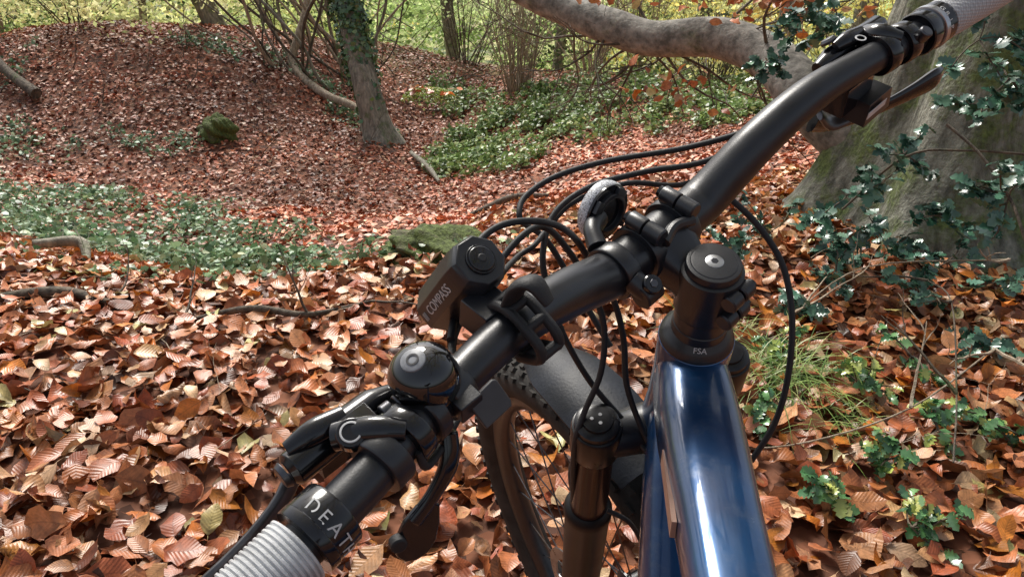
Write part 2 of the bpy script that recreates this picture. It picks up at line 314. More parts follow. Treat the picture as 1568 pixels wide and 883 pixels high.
scatter('fallen_leaves',np.stack([x,y,z+.006+lift],1),grad(x,y),BE,rng.uniform(.042,.09,nL),c,M_LEAF,np.where(rng.random(nL)<.3,.6,.25))
nF=95000
x=rng.uniform(-10,8,nF);y=4+rng.random(nF)*11.5
keep=(np.abs(x+.3)<.95*y*.72+1.2);x=x[keep];y=y[keep];z=hgt(x,y)
c=pick([(.50,.155,.07),(.38,.105,.045),(.58,.26,.14),(.66,.42,.27),(.15,.05,.03),(.54,.18,.085)],[5,4,3,1.8,2,4],len(x))
dv=(1+.8*vnoise(x*1.3,y*1.3)+.35*vnoise(x*4,y*4))
pathx=np.interp(y,[3.5,5.5,7,8.3,9.2,10,14],[-.45,-.75,-.8,-.55,.6,2.0,5.5])
pm_=np.exp(-((x-pathx)/.75)**2)
dv=dv*(.90+.45*pm_)  # path leaves painted lighter so the hollow reads as shaded relief
bank=np.clip((-x-2.4)/1.2,0,1)*np.clip((y-8.5)/1.2,0,1)*(1-np.clip((y-12)/1,0,1))
dv=dv*(1-.20*bank)  # slope shading of the left bank painted into its leaf colour
c=np.clip(c*dv[:,None],0,1);c=c*(1-pm_[:,None]*.25)+c.mean(1,keepdims=True)*np.array([[1.25,.95,.8]])*pm_[:,None]*.25
scatter('fallen_leaves',np.stack([x,y,z+.005+rng.random(len(x))*.03],1),grad(x,y),SIMP,rng.uniform(.05,.085,len(x)),c,M_LEAFFAR,.4)
# ------------------------------------------------------------------ ground cover
def patch(name,ells,n,size,hh,pal,wt,mat=M_GREEN,T=IV,tilt=.6):
    xs=[];ys=[]
    wsum=sum(e[4] for e in ells)
    for e in ells:
        k=int(n*e[4]/wsum);r=np.sqrt(rng.random(k*3));t=rng.random(k*3)*2*np.pi
        xx=e[0]+e[2]*r*np.cos(t);yy=e[1]+e[3]*r*np.sin(t)
        nz=vnoise(xx*3.1,yy*3.1)+.6*vnoise(xx*8,yy*8)-.35*(r-.6)
        kk=np.argsort(-nz+rng.normal(0,.2,len(nz)))[:k];xs.append(xx[kk]);ys.append(yy[kk])
    x=np.concatenate(xs);y=np.concatenate(ys);z=hgt(x,y)+rng.random(len(x))*hh
    c=pick(pal,wt,len(x),.4)
    return scatter(name,np.stack([x,y,z+.02],1),grad(x,y),T,rng.uniform(size*.6,size*1.3,len(x)),c,mat,tilt)
GP=[(.14,.24,.12),(.22,.33,.18),(.08,.15,.07),(.36,.44,.25)]
patch('ground_ivy',[(-2.0,4.4,1.0,.8,1.0),(-2.5,5.4,1.1,.8,.9),(-3.8,6.3,1.6,1.1,1.4),(-1.35,4.1,.6,.6,.5),(-5.4,7.6,1.3,.9,.7),(-3.0,4.3,.9,.6,.6)],8500,.045,.16,GP,[4,3,2,1])
patch('ground_ivy',[(1.35,11.4,2.5,1.5,2.5),(-.35,10.3,.9,1.0,1),(0,12.1,1.1,1,.8),(3.2,10.7,1.3,1.1,1),(-1,13.6,.8,.8,.4),(2.9,13,1.5,1,.8)],15000,.065,.18,[(.17,.27,.08),(.27,.37,.12),(.10,.16,.05),(.42,.46,.18)],[4,4,2,1])
patch('ground_ivy',[(-6.3,9.6,1.6,.6,.5),(-3.8,12.2,1.5,.35,.4),(-8,11.5,1.1,1,.5),(-2.2,11.4,.6,.4,.2),(-4.4,9.7,.5,.3,.15)],2600,.055,.12,GP,[4,3,2,1])
patch('ground_ivy',[(-1.3,2.6,.7,.2,.5),(-.3,2.8,.35,.2,.3),(-2.4,2.9,.6,.3,.4),(-.75,2.75,.3,.2,.2)],700,.032,.05,GP,[4,3,2,1])
# ------------------------------------------------------------------ trees
def branchy(mb,start,dirv,length,r,mat,depth=2,seg=5,curl=.5,kids=4,up=.0):
    p=Vector(start);d=Vector(dirv).normalized();pts=[p.copy()];n=7
    for i in range(n):
        d=(d+Vector((random.gauss(0,1),random.gauss(0,1),random.gauss(0,1)+up))*curl*.25).normalized()
        p=p+d*length/n;pts.append(p.copy())
    mb.tube(pts,[r*(1-.8*i/n) for i in range(n+1)],mat,seg,2)
    if depth>0:
        for k in range(kids):
            i=random.randint(2,n-1);dd=(pts[i+1]-pts[i]).normalized()+Vector((random.gauss(0,.6),random.gauss(0,.6),random.gauss(0,.6)))
            branchy(mb,pts[i],dd,length*random.uniform(.3,.6),r*.45,mat,depth-1,max(3,seg-1),curl,kids,up)
def trunk(mb,pts,rad,mat,seg=40,flute=.12,sub=6,seedp=0.):
    P=catmull([Vector(p) for p in pts],sub);R=[v[0] for v in catmull([Vector((r,0,0)) for r in rad],sub)];rings=[]
    for i,p in enumerate(P):
        fl=flute*(R[i]/rad[-1]) if rad[-1]>0 else flute
        ring=[]
        for j in range(seg):
            a=2*math.pi*j/seg
            rr=R[i]*(1+fl*.5*(math.sin(3*a+seedp+i*.05)+.6*math.sin(5*a+1.3+seedp-i*.07)+.3*math.sin(11*a+i*.2)+.15*math.sin(17*a-i*.45)))
            ring.append(p+Vector((math.cos(a)*rr,math.sin(a)*rr,0)))
        rings.append(ring)
    mb.loft(rings,mat)
mb=MB()
trunk(mb,[(1.72,3.0,-.15),(1.75,3.02,.05),(1.80,3.05,.35),(1.86,3.08,.8),(1.95,3.1,1.6),(2.0,3.1,3.2),(2.0,3.1,6)],[.64,.50,.41,.37,.35,.32,.25],M_BEECH,72,.15,8)
mb.tube([(1.75,3.2,.15),(1.44,3.30,.36),(1.28,3.43,.49),(1.2,3.7,.60),(1.01,3.96,.66),(.73,4.16,.63),(.54,4.29,.67),(.305,4.44,.74),(.06,4.58,.84),(-.5,4.9,1.15),(-1.3,5.3,1.7)],[.15,.14,.115,.105,.098,.090,.094,.083,.08,.07,.04],M_BOUGH,20,6)
for i in range(22):
    k=random.choice([(1.01,3.96,.66),(.73,4.16,.63),(.54,4.29,.67),(.305,4.44,.74),(1.2,3.7,.6)])
    branchy(mb,k,(random.uniform(-.8,.8),random.uniform(-.3,1),random.uniform(-.7,.6)),random.uniform(.5,1.2),.009,M_DTWIG,2,5,.9,3)
CR=[]
for i in range(9):
    a=i*.7+.3;st_=(2,3.1,random.uniform(3,5.4));dv_=Vector((math.cos(a)-.35,math.sin(a)-.2,.45));branchy(mb,st_,dv_,5,.09,M_BOUGH,2,6,.3,4)
    for k in range(6): CR.append(Vector(st_)+dv_.normalized()*random.uniform(1.5,5.5)+Vector((random.gauss(0,.9),random.gauss(0,.9),random.gauss(0,.4))))
beech=mb.obj('beech_tree',None,0,80)
P=np.concatenate([rng.normal(0,1,(70,3))*np.array([.75,.75,.22])+np.array(tuple(c_)) for c_ in CR])
P=P[P[:,2]>3.0]
scatter('added_crown_leaves',P,rng.normal(0,1,(len(P),3))+np.array([0,0,1.]),SIMP,rng.uniform(.12,.22,len(P)),pick([(.45,.42,.10),(.50,.28,.08),(.30,.36,.10)],[2,1,2],len(P)),M_CANOPY,.5,beech)  # unseen overhead leaves, added to dapple the light and break up reflections
P=[]
for i in range(260):
    k=random.choice([(1.12,3.55,.86),(1.15,3.5,.94),(.95,3.9,.88),(1.25,3.6,.86),(.85,3.9,.42),(1.35,3.4,.96),(.6,4.2,.9)]);P.append((k[0]+random.gauss(0,.14),k[1]+random.gauss(0,.13),k[2]+random.gauss(0,.05)))
P=np.array(P);scatter('leaf_cluster',P,rng.normal(0,1,(len(P),3)),BE,rng.uniform(.05,.075,len(P)),pick(PAL,PW,len(P)),M_LEAF,.3,beech)
def zb(x,y): return h1(x,y)-.08
mb=MB();trunk(mb,[(-1.88,10.9,zb(-1.9,10.9)),(-1.95,10.95,-1.35),(-2.08,11.05,-.8),(-2.22,11.3,-.2),(-2.36,11.5,.4),(-2.9,11.8,3),(-3.4,12,7)],[.32,.21,.185,.18,.18,.16,.08],M_BARK2,24,.08)
for i in range(7): branchy(mb,(-2.7-random.random()*.4,11.7,random.uniform(2,6)),(random.uniform(-1,1),random.uniform(-1,1),.5),2.5,.05,M_BARK2,2,5,.5,4)
ivt=mb.obj('ivy_covered_tree',None,0,80)
P=[];Nn=[]
for i in range(3200):
    z=-1.4+random.random()**.7*3.2
    cx=-1.94-.215*(z+1.5);cy=10.95+.3*(z+1.5)
    a=random.uniform(math.pi*.9,math.pi*2.05) if random.random()<.8 else random.uniform(0,6.28);r=.19+abs(random.gauss(0,.045))
    if vnoise(np.array([a*2.]),np.array([z*3.]))[0]+.35*(z+.75)<-.05: continue
    P.append((cx+r*math.cos(a),cy+r*math.sin(a),z));Nn.append((math.cos(a),math.sin(a),.3))
P=np.array(P);scatter('ivy',P,np.array(Nn),IV,rng.uniform(.045,.09,len(P)),pick([(.05,.11,.04),(.08,.17,.06),(.16,.26,.10)],[4,4,1],len(P)),M_HOLLY,.4,ivt)
def simple_tree(name,x,y,r,lean=(0,0),mat=M_BARK2,hh=8):
    mb=MB();z0=zb(x,y);trunk(mb,[(x,y,z0),(x+lean[0]*.1,y+lean[1]*.1,z0+.3),(x+lean[0]*.4,y+lean[1]*.4,z0+2),(x+lean[0],y+lean[1],z0+hh)],[r*1.5,r*1.05,r,r*.5],mat,20,.08)
    for i in range(6): branchy(mb,(x+lean[0]*.6,y+lean[1]*.6,z0+random.uniform(.4,.9)*hh*.8),(random.uniform(-1,1),random.uniform(-1,1),.4),2.5,r*.3,mat,2,5,.5,4)
    return mb.obj(name,None,0,80)
simple_tree('ash_tree',-4.9,13.6,.17,(-1.6,0))
simple_tree('ash_tree',-9.6,15,.10,(.4,0));simple_tree('ash_tree',5.2,15,.14,(-.4,0));simple_tree('ash_tree',6.9,16,.2,(.1,0));simple_tree('ash_tree',9,18,.2,(-.5,0));simple_tree('ash_tree',.9,16,.10,(.3,0));simple_tree('ash_tree',-7.4,16,.07,(.6,0));simple_tree('ash_tree',-1.2,16.5,.12,(-.4,0));simple_tree('ash_tree',3.5,16.2,.12,(.9,0));simple_tree('ash_tree',-11.5,16,.16,(.6,0))
mb=MB()
mb.tube([Q(455,-60,12),Q(470,0,12),Q(455,60,12),Q(447,95,12),Q(470,125,11.8),Q(505,148,11.6),Q(545,165,11.4),Q(585,205,11.2)],[.055,.055,.06,.065,.065,.06,.055,.03],M_TWIG,10,6)
for i in range(38):
    bx=random.uniform(-3.9,-2.2);by=random.uniform(12,13.6);z0=zb(bx,by)
    pts=[Vector((bx,by,z0))];d=Vector((random.gauss(0,.35),random.gauss(0,.2),1)).normalized()
    for k in range(7):
        d=(d+Vector((random.gauss(0,.28),random.gauss(0,.15),.05))).normalized();pts.append(pts[-1]+d*.5)
    mb.tube(pts,[random.uniform(.010,.028)]*8,random.choice([M_TWIG,M_DTWIG,M_BARK2]),6,3)
mb.obj('climbing_vine',None,0,80)
def coppice(name,x,y,n,L,r,spread,mat):
    mb=MB();z0=zb(x,y)
    for i in range(n):
        a=random.uniform(0,6.28);q=random.uniform(0,1)*spread
        st=Vector((x+math.cos(a)*.24*random.random(),y+math.sin(a)*.22*random.random(),z0))
        branchy(mb,st,(math.cos(a)*q,math.sin(a)*q,1),L*random.uniform(.6,1.1),r*random.uniform(.6,1.2),mat,1,5,.25,4,.2)
    return mb.obj(name,None,0,80)
coppice('hazel_coppice',0.1,13.3,46,2.3,.015,.42,M_TWIG)
coppice('hazel_coppice',1.4,13.8,30,2.0,.014,.5,M_TWIG)
coppice('hazel_coppice',-.9,15.3,20,2.4,.014,.6,M_DTWIG)
coppice('hazel_coppice',3.4,13.4,26,1.8,.012,.9,M_DTWIG)
coppice('hazel_coppice',2.4,15.2,26,2.4,.016,.5,M_TWIG)
coppice('hazel_coppice',-7.4,13.8,16,2.0,.012,.9,M_DTWIG)
mb=MB()
for i in range(80):
    x=random.uniform(-1,6);y=random.uniform(10,13.5);branchy(mb,(x,y,random.uniform(-.3,1.5)),(random.uniform(-1,1),random.uniform(-.4,.4),random.uniform(-1,-.1)),random.uniform(1,2.2),.007,random.choice([M_DTWIG,M_TWIG]),1,4,.5,4,-.2)
for i in range(26):
    x=random.uniform(-9,-2);y=random.uniform(9.5,13);branchy(mb,(x,y,h1(x,y)),(random.uniform(-1,1),random.uniform(-.4,.4),random.uniform(.1,.8)),random.uniform(.5,1.2),.008,M_DTWIG,1,4,.7,3,0)
for i in range(150):
    x=random.uniform(-12,10);y=random.uniform(13,17);branchy(mb,(x,y,h1(x,y)+random.uniform(0,1.2)),(random.uniform(-1,1),random.uniform(-.4,.4),random.uniform(-.2,1.2)),random.uniform(1,2.6),.012,M_DTWIG,1,4,.7,4,0)
mb.obj('bare_twigs',None,0,80)
P=[];CC=[];S=[]
def clumps(n,xr,yr,zr,pal,per,rad,sz,lo=.7,hi=1.2,fl=.35):
    for i in range(n):
        cx=random.uniform(*xr);cy=random.uniform(*yr);cz=random.uniform(*zr)+h1(cx,cy)
        b=np.array(random.choice(pal))*random.uniform(lo,hi)
        q=rng.normal(0,1,(per,3))*np.array([rad,rad,rad*fl])*random.uniform(.6,1.4)+(cx,cy,cz)
        P.append(q);CC.append(np.clip(b*rng.uniform(.75,1.25,(per,1)),0,.95));S.append(rng.uniform(sz*.6,sz*1.3,per))
YG=[(.86,.86,.42),(.74,.80,.36),(.92,.88,.45),(.50,.60,.26)];GG=[(.66,.82,.38),(.55,.72,.28),(.80,.88,.48),(.34,.46,.18)];YY=[(.95,.84,.25),(.92,.86,.38),(.76,.80,.32),(.95,.74,.22)];DG=[(.10,.16,.05),(.16,.22,.07),(.08,.12,.05)]  # yellow and green palettes paled to paint in the bright distant haze
clumps(150,(-13,-3.2),(16,21),(.2,3.0),YG,110,.42,.13,.5,1.2)
clumps(120,(-4,4),(16.5,22),(.0,3.0),GG,110,.42,.13,.5,1.2)
clumps(130,(2.2,13),(16,21),(.0,3.0),YY,110,.42,.13,.5,1.2)
clumps(90,(-22,22),(22,28),(.3,4.5),YG+GG+YY,180,.9,.20,.6,1.2)
clumps(46,(-12,11),(14.5,17.5),(.0,1.3),DG,120,.38,.10,.7,1.2,.6)
clumps(26,(-5,5),(13.3,15.5),(.1,1.4),GG,70,.32,.08)
clumps(52,(-10,-4.6),(12.0,14.2),(.25,1.3),YG,80,.34,.09)
clumps(26,(3.0,8),(12.0,15),(.3,1.8),YY,80,.34,.09)
P=np.concatenate(P);CC=np.concatenate(CC);S=np.concatenate(S)
scatter('background_foliage',P,rng.normal(0,1,(len(P),3))+np.array([0,-.5,.6]),SIMP,S,CC,M_CANOPY,.5)
# ------------------------------------------------------------------ holly
def holly(name,centres,per=8,lsz=.05,pal=((.045,.115,.075),(.07,.165,.105),(.12,.24,.16)),stems=(),mat=None):
    mb=MB();P=[];N=[];D=[]
    for (c,r) in centres:
        c=Vector(c)
        for i in range(per):
            d=Vector((random.gauss(0,1),random.gauss(0,1),random.gauss(0,.7))).normalized();L=r*random.uniform(.6,1.3);pts=[c.copy()]
            for k in range(5):
                d=(d+Vector((random.gauss(0,.2),random.gauss(0,.2),random.gauss(0,.2)))).normalized();pts.append(pts[-1]+d*L/5)
            mb.tube(pts,[.0022]*5+[.001],M_DTWIG,4,1)
            for k in range(9):
                t=random.uniform(.8,5);j=min(4,int(t));p=pts[j].lerp(pts[j+1],t-j)
                dd=(d*.7+Vector((random.gauss(0,.7),random.gauss(0,.7),random.gauss(0,.5)))).normalized()
                P.append(p+dd*lsz*.5);D.append(dd);N.append(Vector((random.gauss(0,.5),random.gauss(0,.5)-.25,.9)))
    for st in stems: mb.tube([Vector(q) for q in st],.0038,M_DTWIG,6,5)
    o=mb.obj(name,None,0,80)
    scatter('leaves',np.array(P),np.array(N),HO,rng.uniform(lsz*.75,lsz*1.3,len(P)),pick(pal,[3,3,2],len(P)),M_HOLLY,.25,o,dirs=np.array(D))
    return o
holly('holly_bush',[(Q(1225,25,2.6),.12),(Q(1170,95,3.0),.08),(Q(1285,45,2.6),.10),(Q(1500,60,2.1),.13),(Q(1545,120,2.1),.12),(Q(1500,160,2.3),.08)],5,.05,stems=[[Q(1280,-60,2.8),Q(1250,0,2.7),Q(1190,90,3),Q(1150,150,3.1)]])
holly('holly_bush',[(Q(1385,235,2.4),.11),(Q(1330,290,2.5),.12),(Q(1265,330,2.6),.12),(Q(1310,360,2.6),.12),(Q(1440,330,2.4),.06),(Q(1545,300,1.9),.10)],6,.045,stems=[[Q(1620,240,2.1),Q(1480,230,2.3),Q(1385,240,2.4),Q(1290,320,2.6)],[Q(1450,190,2.0),Q(1500,235,1.95),Q(1545,300,1.9),Q(1568,360,1.85),Q(1590,430,1.85)]])
def gp(x,y,z=.06): return (x,y,h1(x,y)+z)
holly('holly_bush',[(gp(.98,2.75),.14),(gp(1.15,2.55),.14),(gp(1.32,2.5),.15),(gp(1.5,2.45),.14),(gp(1.05,2.3),.12),(gp(1.62,2.3),.16),(gp(.8,2.6),.1),(gp(1.3,2.2),.12),(gp(1.75,2.1,.12),.2),(gp(1.35,1.95),.1),(gp(.9,2.15),.08)],7,.042)
holly('ivy_plant',[(gp(1.01,1.52),.08),(gp(1.15,1.55),.08),(gp(.80,1.2),.08),(gp(.9,1.72),.09),(gp(.68,1.32),.05),(gp(1.2,1.35),.09),(gp(.75,1.95),.09),(gp(1.1,1.85),.10),(gp(1.4,1.8),.12),(gp(.85,1.42),.05),(gp(.62,1.6),.05)],5,.034,((.07,.18,.07),(.13,.28,.10),(.40,.46,.12)))
def grass(name,cx,cy,n,L,rad):
    V=[];F=[];Cc=[]
    for i in range(n):
        a=random.uniform(0,6.28);b=Vector((cx+random.gauss(0,rad),cy+random.gauss(0,rad),0));b.z=h1(b.x,b.y)
        d=Vector((math.cos(a)*random.uniform(.1,.8),math.sin(a)*random.uniform(.1,.8),1)).normalized();w=.002;LL=L*random.uniform(.4,1.2);o=len(V);side=Vector((-math.sin(a),math.cos(a),0))
        c=np.array(random.choice([(.22,.36,.08),(.34,.50,.12),(.55,.58,.22),(.14,.26,.06)]))
        p=b.copy();k=6
        for j in range(k+1):
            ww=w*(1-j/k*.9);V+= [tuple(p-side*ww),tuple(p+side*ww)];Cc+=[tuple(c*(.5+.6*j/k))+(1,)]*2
            d=(d+Vector((math.cos(a)*.16,math.sin(a)*.16,-.24))).normalized();p=p+d*LL/k
        for j in range(k): F.append((o+2*j,o+2*j+1,o+2*j+3,o+2*j+2))
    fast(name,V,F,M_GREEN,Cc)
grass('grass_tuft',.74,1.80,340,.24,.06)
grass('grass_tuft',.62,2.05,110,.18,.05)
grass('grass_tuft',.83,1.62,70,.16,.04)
# ------------------------------------------------------------------ rocks / logs / twigs
def rock(name,x,y,sx,sy,sz,mat,zoff=0):
    bm=bmesh.new();bmesh.ops.create_icosphere(bm,subdivisions=5,radius=1)
    for v in bm.verts:
        q=v.co.copy();k=1+.25*math.sin(q.x*3+x)*math.cos(q.y*4+y)+.12*math.sin(q.z*9+q.x*7)+.05*math.sin(q.y*19+q.x*13)+.03*math.sin(q.y*37+q.z*31)*math.cos(q.x*41)
        v.co=Vector((q.x*sx*k,q.y*sy*k,q.z*sz*k))
    me=bpy.data.meshes.new(name);bm.to_mesh(me);bm.free();me.materials.append(mat);me.polygons.foreach_set('use_smooth',[True]*len(me.polygons))
    o=bpy.data.objects.new(name,me);o.location=(x,y,h1(x,y)+zoff);scene.collection.objects.link(o);return o
rock('mossy_rock',-3.87,10.1,.22,.18,.19,M_MOSS,.06)
st_=rock('mossy_stump',-.29,2.72,.19,.17,.085,M_MOSS,0.01)
P=np.array([(-.29+random.gauss(0,.12),2.68+random.gauss(0,.1),h1(-.29,2.7)+.085+random.random()*.02) for i in range(16)]);scatter('leaves_on_top',P,np.tile([0,0,1.],(16,1)),BE,rng.uniform(.05,.08,16),pick(PAL,PW,16),M_LEAF,.3,st_)
P=[]
for i in range(1400):
    a=random.uniform(0,6.28);r=random.random()**.5;P.append((-.29+.19*r*math.cos(a),2.72+.17*r*math.sin(a),h1(-.29,2.72)+.01+.085*math.sqrt(max(0,1-r*r))+random.random()*.01))
P=np.array(P);scatter('moss_tuft',P,np.tile([0,-.3,1.],(1400,1)),SIMP,rng.uniform(.010,.026,1400),pick([(.26,.38,.08),(.38,.46,.12),(.16,.22,.05)],[1,1,1],1400),M_GREEN,1.0,st_)
def log(name,pts,r,mat=M_DTWIG):
    mb=MB();mb.tube([gp(a,b,c) for a,b,c in pts],r,mat,9,5);
    for i in range(3):
        k=random.choice(pts);branchy(mb,gp(*k),(random.uniform(-1,1),random.uniform(-1,1),.3),.25,.005,mat,1,4,.6,2)
    mb.obj(name,None,0,80)
log('fallen_branch',[(-1.75,2.25,.02),(-1.5,2.30,.035),(-1.28,2.22,.02)],[.012,.02,.01])
log('fallen_branch',[(-.98,2.05,.03),(-.8,2.12,.045),(-.62,2.10,.04),(-.45,2.22,.03)],[.006,.012,.009,.004])
log('fallen_branch',[(-2.1,3.15,.05),(-1.95,3.25,.10),(-1.85,3.1,.03)],[.02,.025,.015],M_BARK2)
log('fallen_branch',[(-7.6,11.6,.35),(-7.1,11.1,.22),(-6.5,10.7,.1)],[.03,.06,.08])
log('fallen_branch',[(-1.4,10.5,.05),(-1.1,9.8,.12),(-.9,9.2,.05)],[.03,.04,.02],M_BARK2)
log('fallen_branch',[(-.35,6.0,.03),(0,6.2,.14),(.3,6.1,.05)],[.02,.03,.015])
log('bramble_stem',[(.95,1.35,.1),(1.05,1.55,.14),(1.2,1.9,.2),(1.3,2.2,.1)],.0022,M_DTWIG)
log('bramble_stem',[(.5,1.5,.02),(.7,1.5,.05),(.95,1.55,.1),(1.25,1.75,.15)],.0022,M_TWIG)
log('bramble_stem',[(.85,2.1,.05),(1.1,2.2,.15),(1.5,2.15,.2)],.0022,M_TWIG)
mb=MB()
for i in range(60):
    x=random.uniform(-2.6,2.2);y=random.uniform(.9,3);branchy(mb,(x,y,h1(x,y)+.04),(random.uniform(-1,1),random.uniform(-1,1),random.uniform(-.05,.15)),random.uniform(.1,.35),random.uniform(.001,.0022),random.choice([M_DTWIG,M_TWIG]),1,4,.5,2,0)
mb.obj('litter_twigs',None,0,80)
# ------------------------------------------------------------------ BICYCLE frames of reference
u_=cd((-.024,.668,-.744)).normalized();b_=cd((.714,.538,.450));b_=(b_-u_*b_.dot(u_)).normalized();f_=u_.cross(b_)
O=C+cd((.131,.0173,.5))
def SD(x,y,z): return b_*x+f_*y+u_*z
def S_(x,y,z): return O+SD(x,y,z)
ps=math.radians(15);fk=f_*math.cos(ps)+b_*math.sin(ps);bk=b_*math.cos(ps)-f_*math.sin(ps)
def K_(x,y,z): return O+bk*x+fk*y+u_*z
hf=cd((.137,.739,.66));hf=(hf-u_*hf.dot(u_)).normalized();hr=hf.cross(u_)
hf=(hf-hr*.05).normalized();hr=hf.cross(u_)
def G_(x,y,z): return O+hr*x+hf*y+u_*z
bike=bpy.data.objects.new('bicycle',None);scene.collection.objects.link(bike);bike.location=(O.x,O.y,0);bpy.context.view_layer.update()
BAR=[(-.42,-.010,.052),(-.285,.008,.046),(-.24,.017,.044),(-.2,.025,.040),(-.15,.033,.035),(-.10,.039,.018),(-.055,.045,-.006),(-.03,.046,-.010),(.03,.046,-.010),(.055,.045,-.006),(.10,.039,.020),(.15,.033,.036),(.2,.024,.042),(.262,.012,.045),(.40,-.008,.052)]
BR=[.0111,.0111,.0111,.0111,.0125,.0148,.0162,.0166,.0166,.0162,.0150,.0135,.0116,.0111,.0111]
mb=MB();mb.tube([S_(*p) for p in BAR],BR,M_MATTE,32,6);mb.obj('handlebar',bike)
def barpt(x):
    for i in range(len(BAR)-1):
        if BAR[i][0]<=x<=BAR[i+1][0]:
            t=(x-BAR[i][0])/(BAR[i+1][0]-BAR[i][0]);a=Vector(BAR[i]);b=Vector(BAR[i+1]);return a.lerp(b,t),(b-a).normalized()
def bp(x,dy=0,dz=0):
    p,_=barpt(x);return S_(p.x,p.y+dy,p.z+dz)
def bd(x):
    _,d=barpt(x);return SD(*d)
# grips
mb=MB();o=bp(-.303);ax=-bd(-.303)
prof=[(.0112,0)]
hh=.001
while hh<.115:
    prof+=[(.0152,hh),(.0163,hh+.0004),(.0163,hh+.0014),(.0152,hh+.0018)];hh+=.0024
prof+=[(.0165,.116),(.0165,.12),(.010,.121)]
mb.lathe(o,ax,prof,M_GREY,40)
mb.obj('grip_left',bike)
mb=MB();o=bp(-.282);
mb.lathe(o,ax,[(.0112,0),(.0160,.0003),(.0168,.0015),(.0168,.0165),(.0160,.018),(.0112,.0185)],M_GLOSS,40)
o=bp(-.2955);
mb.lathe(o,ax,[(.0168,0),(.0172,.0005),(.0172,.005),(.0168,.0056)],M_GLOSS,40)
mb.obj('grip_collar_left',bike)
mb=MB();o=bp(.290);ax=bd(.290);mb.lathe(o,ax,[(.0112,0),(.0160,.001),(.0163,.05),(.0160,.12),(.010,.122)],M_KNURL,40);mb.obj('grip_right',bike)
mb=MB();o=bp(.262)
mb.lathe(o,ax,[(.0112,0),(.0158,.0004),(.0166,.0015),(.0166,.012),(.0160,.013)],M_GLOSS,40)
mb.lathe(bp(.275),ax,[(.0160,0),(.0172,.0006),(.0172,.005),(.0160,.0056)],M_SILV,40)
mb.lathe(bp(.281),ax,[(.0150,0),(.0164,.0006),(.0164,.008),(.015,.009)],M_GLOSS,40)
mb.obj('grip_collar_right',bike)
# stem
mb=MB()
mb.lathe(S_(0,0,0),-u_,[(.0001,-.0005),(.0140,-.0003),(.0150,-.0001),(.0154,.0004),(.0160,.0004),(.0178,.0008),(.0185,.003),(.0185,.006)],M_MATTE,40,False)
mb.lathe(S_(0,0,0),u_,[(.0060,-.001),(.0060,.0006),(.0050,.0010)],M_SILV,24)
mb.lathe(S_(0,0,.0010),u_,[(.0026,0),(.0024,.0003)],M_GLOSS,6)
mb.lathe(S_(0,0,-.006),-u_,[(.0180,0),(.0208,.001),(.0212,.005),(.0206,.02),(.0210,.036),(.0196,.040)],M_MATTE,40)
ring=lambda y,z,w,h:[S_(w*math.copysign(abs(math.cos(a))**.6,math.cos(a)),y,z+h*math.copysign(abs(math.sin(a))**.6,math.sin(a))) for a in [2*math.pi*j/24 for j in range(24)]]
mb.loft([ring(.006,-.025,.017,.017),ring(.018,-.021,.0165,.0155),ring(.030,-.015,.021,.0175),ring(.038,-.011,.0235,.019)],M_MATTE)
for sx in (-1,1):
    c=S_(sx*.0175,.046,-.010);mb.lathe(c-b_*.0065,b_,[(.0169,0),(.0200,.0005),(.0207,.002),(.0207,.011),(.0200,.0125),(.0169,.013)],M_MATTE,36)
    for sz in (-1,1):
        c=S_(sx*.0175,.036,-.010+sz*.0225);mb.lathe(c,f_,[(.0052,-.006),(.0062,-.005),(.0062,.007),(.0052,.0075)],M_MATTE,16)
        mb.lathe(c+f_*.0085,f_,[(.0052,0),(.0062,.0005),(.0062,.012),(.0055,.013)],M_MATTE,16)
        mb.lathe(c+f_*.0215,f_,[(.0042,0),(.0042,.003),(.0034,.0035)],M_GLOSS,16)
mb.tube([S_(-.015,.030,.007),S_(0,.034,.0085),S_(.015,.030,.007)],.004,M_MATTE,10,4)
for z in (-.016,-.034):
    c=S_(0,-.022,z);mb.lathe(c-b_*.012,b_,[(.0052,0),(.0062,.001),(.0062,.010),(.0052,.011)],M_MATTE,16);mb.lathe(c+b_*.001,b_,[(.0052,0),(.0062,.001),(.0062,.010),(.0052,.011)],M_MATTE,16)
    mb.lathe(c+b_*.012,b_,[(.0040,0),(.0040,.003),(.003,.0033)],M_GLOSS,14)
mb.lathe(S_(0,0,-.046),-u_,[(.0170,0),(.0188,.0008),(.0190,.011),(.0188,.012),(.0185,.0122),(.0192,.013),(.0196,.020),(.0225,.0235),(.0262,.0275),(.0268,.0305)],M_MATTE,44)
mb.obj('stem',bike)
# frame
mb=MB();mb.lathe(S_(0,0,-.0755),-u_,[(.0255,0),(.0272,.0015),(.0275,.01),(.0262,.04),(.0268,.08),(.0290,.105),(.0285,.112)],M_BLUE,44)
def se(c,x,y,a,b,e=.62,n=36): return [c+x*(a*math.copysign(abs(math.cos(t))**e,math.cos(t)))+y*(b*math.copysign(abs(math.sin(t))**e,math.sin(t))) for t in [2*math.pi*j/n for j in range(n)]]
td=(-hf*.927+u_*.36).normalized();tn=hr.cross(td).normalized()
if tn.dot(u_)<0: tn=-tn
st=G_(0,-.002,-.122)
prof=[(0,.0255,.036),(.03,.0268,.034),(.07,.0278,.029),(.11,.0268,.026),(.16,.0245,.024),(.22,.0228,.022),(.36,.022,.021),(.5,.021,.019),(.60,.019,.018)]
R=[]
for k in range(len(prof)-1):
    for s2 in range(4):
        t=s2/4;a=prof[k];b=prof[k+1];q=[a[i]*(1-t)+b[i]*t for i in range(3)];R.append(se(st+td*q[0],hr,tn,q[1],q[2]))
R.append(se(st+td*.60,hr,tn,.019,.018));mb.loft(R,M_BLUE)
dd=(-hf*.91-u_*.41).normalized();dn=hr.cross(dd).normalized()
